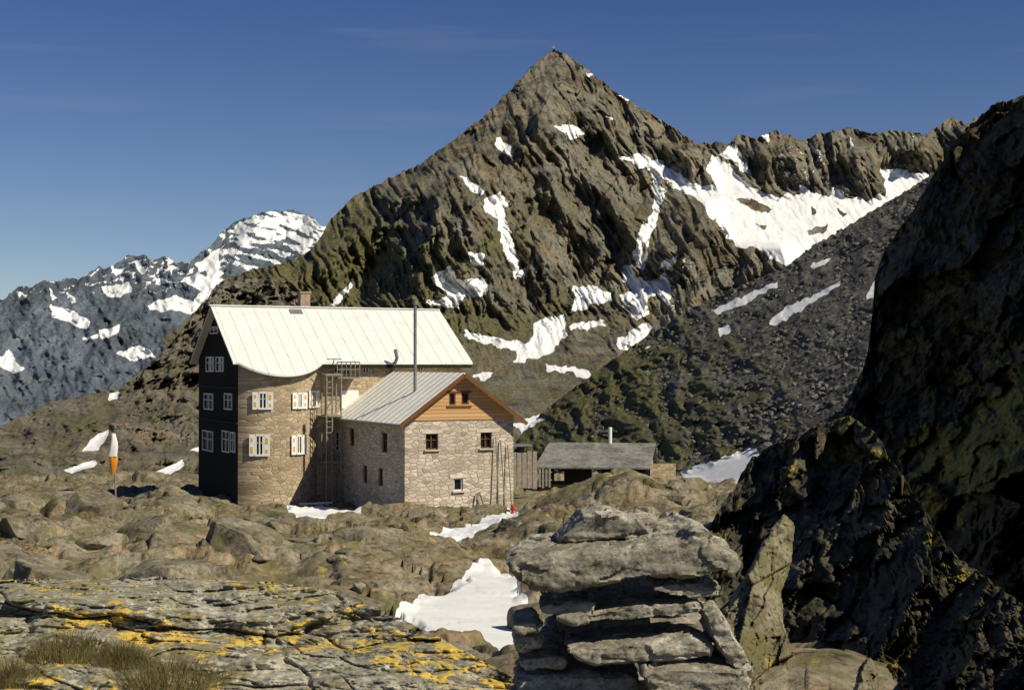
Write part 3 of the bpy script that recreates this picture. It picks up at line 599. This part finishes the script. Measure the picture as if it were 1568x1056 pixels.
def bay_window(pxc,pyc,wpx,hpx,big=1.):
    s=lx(pxc); a=math.asin(max(-1,min(1,(s-cb.x)/Rb))); 
    y_=cb.y-Rb*math.cos(a); s=s+y_*(-.62); a=math.asin(max(-.999,min(.999,(s-cb.x)/Rb)))
    pos=Vector((cb.x+Rb*math.sin(a),cb.y-Rb*math.cos(a),0)); ud=Vector((math.cos(a),math.sin(a),0)); n=Vector((ud.y,-ud.x,0))
    zc=(HY-pyc)/F*(82+sT*s)-H0.z; w_=wpx/26.; h=hpx/26.
    pt=lambda u,z,k=0.:pos+ud*u+Vector((0,0,zc+z))-n*k
    boxes('bay_window_frame',hut,[(pt(0,h/2,-.03),(w_,.12,.1),a),(pt(0,-h/2,-.05),(w_+.1,.18,.1),a),(pt(-w_/2,0,-.03),(.09,.12,h-.1),a),(pt(w_/2,0,-.03),(.09,.12,h-.1),a),(pt(0,0,-.02),(.07,.1,h-.1),a),(pt(-w_/4,h*.12,-.02),(w_/2-.16,.08,.05),a),(pt(w_/4,h*.12,-.02),(w_/2-.16,.08,.05),a)],m_white)
    boxes('bay_window_glass',hut,[(pt(0,0,.0),(w_-.05,.1,h-.05),a)],m_glass)
    for sgn in(-1,1):
        boxes('bay_shutter',hut,[(pt(sgn*(w_/2+.22),0,-.07),(.32,.05,h+.1),a)],m_white)
        boxes('bay_shutter_panel',hut,[(pt(sgn*(w_/2+.22),h*.22*sgn,-.105),(.13,.02,h*.3),a),(pt(sgn*(w_/2+.22),-h*.28*sgn,-.105),(.10,.02,h*.18),a)],m_yel)
for q in [(385,613,11,24),(433,613,8,22),(466,611,11,24),(382,681,11,30),(432,680,9,27)]: bay_window(*q)
gw=MW; ang=-math.pi/2
rl=[((0,MW/2,MR),(0,-sl_,1)),((0,MW/2,MR),(0,sl_,1))]
def gu(px):
    t=(px-HX)/F; v_=(t*H0.y-H0.x)/(-sT-cT*t); return gw-v_
def gzh(px,py):
    v_=gw-gu(px); return (HY-py)/F*(H0.y+cT*v_)-H0.z
gops=[]
for x0,x1,y0,y1 in [(316,328,546,569),(331,343,546,569),(313,327,602,627),(344,356,602,627),(311,327,659,690),(341,352,659,692),(354,361,661,692),(322,334,500,511)]:
    gops.append((gu(x0),gu(x1),gzh((x0+x1)/2,y1),gzh((x0+x1)/2,y0)))
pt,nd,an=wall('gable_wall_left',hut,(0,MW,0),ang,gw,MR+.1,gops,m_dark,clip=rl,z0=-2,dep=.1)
for o in gops: window(hut,pt,an,o,m_white,-.02)
boxes('gable_band',hut,[((-.05,MW/2,lz(365,594)),(.1,MW,.14)),((-.05,MW/2,lz(365,648)),(.1,MW,.1))],m_black)
wall('gable_wall_right',hut,(ML,0,0),math.pi/2,gw,MR+.1,[],m_st2,clip=rl,z0=-2)
wall('rear_wall',hut,(ML,MW,0),math.pi,ML,ME,[],m_st2,z0=-2)
ov=.55; yr=MW/2; zr=MR+.12
def rz(y): return zr-sl_*abs(yr-y)
pts=[(-.45,yr,zr),(-.45,-ov,rz(-ov))]
arc=[]
Ra=Rb+.5
for i in range(21):
    a=-a0*1.0+2*a0*i/20; x_=cb.x+Ra*math.sin(a); y_=cb.y-Ra*math.cos(a)
    if y_<-ov: arc.append((x_,y_,rz(y_)))
pts=pts+arc+[(ML+.6,-ov,rz(-ov)),(ML+.6,yr,zr)]
prism('roof_front',hut,pts,(0,0,-.12),m_roof)
prism('roof_back',hut,[(-.45,yr+.003,zr),(ML+.6,yr+.003,zr),(ML+.6,MW+ov,rz(MW+ov)),(-.45,MW+ov,rz(MW+ov))],(0,0,-.12),m_roof)
nr=Vector((0,-sl_,1)).normalized(); rot=Matrix.Rotation(math.atan(sl_),3,'X')
L=[]; sx=-.2
while sx<ML+.5:
    y1=-ov
    for q in arc:
        if abs(q[0]-sx)<.35: y1=min(y1,q[1]+.05)
    ym=(yr+y1)/2; ln=(yr-y1)*math.sqrt(1+sl_*sl_); L.append((Vector((sx,ym,rz(ym)))+nr*.010,(.025,ln,.022),rot)); sx+=.8
boxes('roof_seams',hut,L,m_roof)
boxes('ridge_cap',hut,[((ML/2,yr,zr+.02),(ML+1.1,.35,.07))],m_roof)
boxes('eave_fascia',hut,[((BX+(ML+.5-BX)/2+.2,-ov+.08,rz(-ov)-.24),(ML-BX+.2,.07,.2))],m_black)
boxes('rafter_ends',hut,[((BX+.4+i*.7,-ov/2,rz(-ov/2)-.25),(.12,ov*.8,.14)) for i in range(14)],m_black)
sc_=5.55
boxes('chimney',hut,[((sc_,yr+.25,zr+.25),(.62,.62,1.3)),((sc_,yr+.25,zr+.94),(.74,.74,.1))],m_brick)
boxes('grey_roof_plate',hut,[((sc_-.75,yr-.5,rz(yr-.5)+.04),(.8,.5,.04),rot)],m_metal)  # thin grey metal plate on the roof slope left of the chimney
x0=lx(487); x1=lx(509); L=[]
for xx in (x0,(x0+x1)/2-.1,x1):
    L.append(((xx,-1.6,-.3),(xx,-1.6,ME-.9),.045)); 
for xx in (x0,x1): L.append(((xx,-.7,-.3),(xx,-.7,ME-.9),.04))
z=.2
while z<ME-1.2: L.append(((x0,-1.6,z),((x0+x1)/2-.1,-1.6,z),.03)); z+=.33
for z in (2.8,5.5,7.9):
    L+=[((x0,-1.6,z),(x1,-1.6,z),.05),((x0,-1.6,z+.9),(x1,-1.6,z+.9),.03),((x0,-.7,z),(x1,-.7,z),.05),((x1,-1.6,z+.9),(x1,0,z+.9),.03)]
tubes('ladder_tower',hut,L,m_wood_grey,6)
boxes('landing_boards',hut,[(((x0+x1)/2,-.85,z-.06),(x1-x0+.2,1.6,.06)) for z in (2.8,5.5,7.9)],m_wood_grey)
xa,xb=lx(508),lx(542); zc=lz(525,577)
L=[((xa,-1,zc+.9),(xb,-1,zc+.9),.035),((xa,-1,zc+.45),(xb,-1,zc+.45),.03)]+[((xa+(xb-xa)*i/5,-1,zc),(xa+(xb-xa)*i/5,-1,zc+.9),.03) for i in range(6)]
tubes('balcony_rail',hut,L,m_wood_grey,6); boxes('balcony_floor',hut,[(((xa+xb)/2,-.5,zc-.05),(xb-xa,1.0,.08))],m_wood_grey)
boxes('white_sign_board',hut,[((lx(535),-.06,lz(535,611)),(1.1,.06,1.1))],m_white)
tubes('stove_pipe_short',hut,[((lx(600),-.25,lz(600,585)),(lx(600),-.25,lz(600,562)),.1),((lx(600),-.25,lz(600,562)),(lx(600)-.05,-1.0,lz(600,548)),.1),((lx(600)-.05,-1.0,lz(600,548)),(lx(600)-.2,-1.1,lz(600,538)+.1),.11)],m_metal)
boxes('bench',hut,[((lx(467),-2.1,.45),(1.9,.35,.08)),((lx(450),-2.1,.15),(.1,.3,.6)),((lx(484),-2.1,.15),(.1,.3,.6))],m_white)
# ---- annex
A0=P(620,783,76.); anx=empty('stone_annex_house',A0,TH); AW,AL,AE,AR=6.45,10.6,4.98,7.3; asl=(AR-AE)/(AW/2)
aclip=[((AW/2,0,AR),(-asl,0,1)),((AW/2,0,AR),(asl,0,1))]
aop=lambda *a:opn(*a,o=A0)
sops=[aop(652,671,664,688),aop(736,753,662,686),aop(695,709,732,751)]
pt,nd,an=wall('front_wall_stone',anx,(0,0,0),0,AW,AE-.12,sops,m_st1,z0=-2,dep=.3)
for o in sops[:2]: window(anx,pt,an,o,m_brown,.15)
window(anx,pt,an,sops[2],m_white,.12,mull=False)
boxes('window_sills',anx,[(pt((o[0]+o[1])/2,o[2]-.04,-.06),(o[1]-o[0]+.2,.14,.08)) for o in sops],plain('stone_sill',(.5,.46,.4)))
boxes('window_lintels',anx,[(pt((o[0]+o[1])/2,o[3]+.12,-.004),(o[1]-o[0]+.5,.05,.2)) for o in sops],plain('stone_lintel',(.6,.53,.45)))
wops=[aop(687,697,602,620),aop(706,717,601,619)]
pt2,_,_=wall('front_gable_planks',anx,(0,-.06,0),0,AW,AR,wops,m_plank,clip=aclip,z0=AE-.12,dep=.12)
for o in wops: window(anx,pt2,an,o,m_brown,.06,mull=False)
boxes('gable_window_surround',anx,[(pt2((wops[0][0]+wops[1][1])/2,wops[0][3]+.08,-.03),(wops[1][1]-wops[0][0]+.3,.06,.1)),(pt2((wops[0][0]+wops[1][1])/2,wops[0][2]-.08,-.03),(wops[1][1]-wops[0][0]+.3,.06,.1))],m_brown)
lops=[(AL-4.2+k,AL-4.2+k+w_,za,zb_) for k,w_,za,zb_ in [(-2.3,.7,1.1,2.1),(.2,.7,1.1,2.1),(.7,.9,3.0,4.1),(-4.6,.8,3.1,4.1)]]
pt,nd,an=wall('side_wall_left',anx,(0,AL,0),-math.pi/2,AL,AE,lops,m_st1,z0=-2)
for o in lops: window(anx,pt,an,o,m_brown,.12)
wall('side_wall_right',anx,(AW,0,0),math.pi/2,AL,AE,[],m_st1,z0=-2)
zr2=AR+.12; oe=.55
def rx(x): return zr2-asl*abs(AW/2-x)
prism('roof_left',anx,[(AW/2,-.6,zr2),(AW/2,AL,zr2),(-oe,AL,rx(-oe)),(-oe,-.6,rx(-oe))],(0,0,-.1),m_roof2)
prism('roof_right',anx,[(AW/2+.003,-.6,zr2),(AW+oe,-.6,rx(AW+oe)),(AW+oe,AL,rx(AW+oe)),(AW/2+.003,AL,zr2)],(0,0,-.1),m_roof2)
ra=Matrix.Rotation(-math.atan(asl),3,'Y'); hw_=(AW/2+oe)/2; lnn=hw_*2*math.sqrt(1+asl**2)
boxes('roof_seams',anx,[(Vector((AW/2-hw_,-.5+i*.8,rx(AW/2-hw_)))+Vector((-asl,0,1)).normalized()*.008,(lnn,.022,.018),ra) for i in range(14)],m_roof2)
boxes('verge_boards',anx,[((AW/2-hw_,-.63,rx(AW/2-hw_)-.12),(lnn,.05,.2),ra),((AW/2+hw_,-.63,rx(AW/2+hw_)-.12),(lnn,.05,.2),ra.transposed())],m_brown)
boxes('eave_gutter',anx,[((-oe-.05,AL/2-.3,rx(-oe)-.1),(.1,AL+.6,.1))],m_metal)
tubes('tall_stove_pipe',anx,[((AW/2-1.5,2.8,rx(AW/2-1.5)-.1),(AW/2-1.5,2.8,4.3+(783-467)/F*76-4.05),.09),((AW/2-1.5,2.8,4.3+(783-467)/F*76-4.15),(AW/2-1.5,2.8,4.3+(783-467)/F*76-3.85),.14)],m_metal)
tubes('leaning_poles',anx,[((lx(758,A0),-.5,-.3),(lx(760,A0)-.1,-.15,3.9),.035),((lx(768,A0),-.5,-.3),(lx(765,A0),-.12,3.7),.035),((lx(778,A0)-.0,-.5,-.3),(lx(776,A0),-.12,3.4),.03),((lx(731,A0),-.6,-.2),(lx(728,A0),-.1,.8),.05),((lx(738,A0),-.6,-.2),(lx(733,A0),-.1,.9),.05)],m_wood_grey,8)
tubes('fire_hydrant',None,[(P(785,788,75),P(785,775,75),.09),(P(785,775,75),P(785,771,75),(.11,.03)),(P(781,779,75),P(789,779,75),.05)],m_red,12)
lean=empty('wooden_lean_to',P(787,745,86),TH)
boxes('boards',lean,[((.35*i,0,1.0+.05*math.sin(i*3)),(.3,.05,2.2+.1*math.sin(i*5))) for i in range(5)],m_wood_grey)
boxes('lean_to_roof',lean,[((.3,.3,2.5),(1.6,1.2,.1))],m_metal)
fence=empty('wooden_fence',P(806,742,92),.2)
boxes('pickets',fence,[((.22*i,0,.45),(.14,.04,1.2+.12*math.sin(i*4))) for i in range(8)],m_wood_grey); boxes('rails',fence,[((.8,.05,.3),(1.8,.05,.08)),((.8,.05,.8),(1.8,.05,.08))],m_wood_grey)
# ---- shed
m_shing=rock('slate_shingles',1/.5,(.09,.09,.085),(.20,.20,.185),(.32,.315,.29),bump=.04,snow=False,aniso=(1,2,2),crk=.8,obj=True)
shed=empty('low_stone_shed',P(826,742,98),math.radians(-8)); SL,SW=7.6,4.6
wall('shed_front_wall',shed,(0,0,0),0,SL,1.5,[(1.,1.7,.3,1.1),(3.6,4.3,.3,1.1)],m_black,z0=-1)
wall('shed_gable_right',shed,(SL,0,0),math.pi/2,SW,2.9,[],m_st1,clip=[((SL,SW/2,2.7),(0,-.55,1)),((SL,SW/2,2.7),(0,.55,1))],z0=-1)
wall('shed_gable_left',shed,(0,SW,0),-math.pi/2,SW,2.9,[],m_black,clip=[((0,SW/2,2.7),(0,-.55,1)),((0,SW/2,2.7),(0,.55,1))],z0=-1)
prism('shed_roof_front',shed,[(.4,SW/2,2.82),(-.3,-.5,1.28),(SL+.0,-.5,1.28),(SL+.3,SW/2,2.82)],(0,0,-.1),m_shing)
prism('shed_roof_back',shed,[(.4,SW/2+.003,2.82),(SL+.3,SW/2+.003,2.82),(SL+.3,SW+.5,1.28),(-.3,SW+.5,1.28)],(0,0,-.1),m_shing)
tubes('shed_chimney_pipe',shed,[((4.7,SW/2,2.6),(4.7,SW/2,3.9),.13)],m_white)
wall('shed_side_annex',shed,(SL+.003,.6,0),math.radians(20),1.8,1.5,[],m_st2,z0=-1)
# ---- windsock on pole
ws=empty('windsock_on_pole',P(179,772,62),0.)
tubes('pole',ws,[((0,0,-.5),(-.12,0,3.1),.035)],m_wood_grey,8)
def sock(name,z0,z1,w0,w1,mat,seed):
    vs=[];fs=[];R=14
    for i in range(R+1):
        t=i/R; z=z0+(z1-z0)*t; wd=w0+(w1-w0)*t
        for j in range(12):
            a=2*math.pi*j/12; k=1+.25*math.sin(3*a+seed+t*4)
            vs.append((-.17+.05*math.sin(t*3)+wd*k*math.cos(a),wd*.5*k*math.sin(a),z))
    for i in range(R):
        for j in range(12): fs.append((i*12+j,i*12+(j+1)%12,(i+1)*12+(j+1)%12,(i+1)*12+j))
    mesh_obj(name,vs,fs,mat,ws,True)
sock('sock_white',3.1,2.1,.10,.2,m_white,0); sock('sock_orange',2.1,1.3,.19,.07,plain('orange_fabric',(.75,.28,.02),.8,.1),1)
# ---- grass tufts
m_gr=plain('dry_grass',(.17,.14,.055),.9,.5,20)
for k,(px,py,rw) in enumerate([(110,1005,66),(265,1045,85),(20,1050,40),(190,1022,40)]):
    vs=[];fs=[]; d0=float(slab_h(py))*F/(py-HY)
    for i in range(1900):
        a=random.uniform(0,6.28); r=math.sqrt(random.random())*rw/F*d0; x_=r*math.cos(a); y_=r*.7*math.sin(a)
        h=random.uniform(.04,.14)*(1.2-r/(rw/F*d0)*.6); lx_=random.gauss(0,.035)+x_*.3; ly=random.gauss(0,.03); wv=.0018; b=len(vs)
        t=random.uniform(0,3.14); wx_,wy_=wv*math.cos(t),wv*math.sin(t)
        vs+=[(x_-wx_,y_-wy_,0),(x_+wx_,y_+wy_,0),(x_+lx_*.4+wx_*.7,y_+ly*.4,h*.6),(x_+lx_*.4-wx_*.7,y_+ly*.4,h*.6),(x_+lx_,y_+ly,h)]
        fs+=[(b,b+1,b+2,b+3),(b+3,b+2,b+4)]
    o=mesh_obj('grass_tuft' if k==0 else 'grass_tuft.%03d'%k,vs,fs,m_gr); o.location=P(px,py,d0)-Vector((0,0,.02))
print('done')
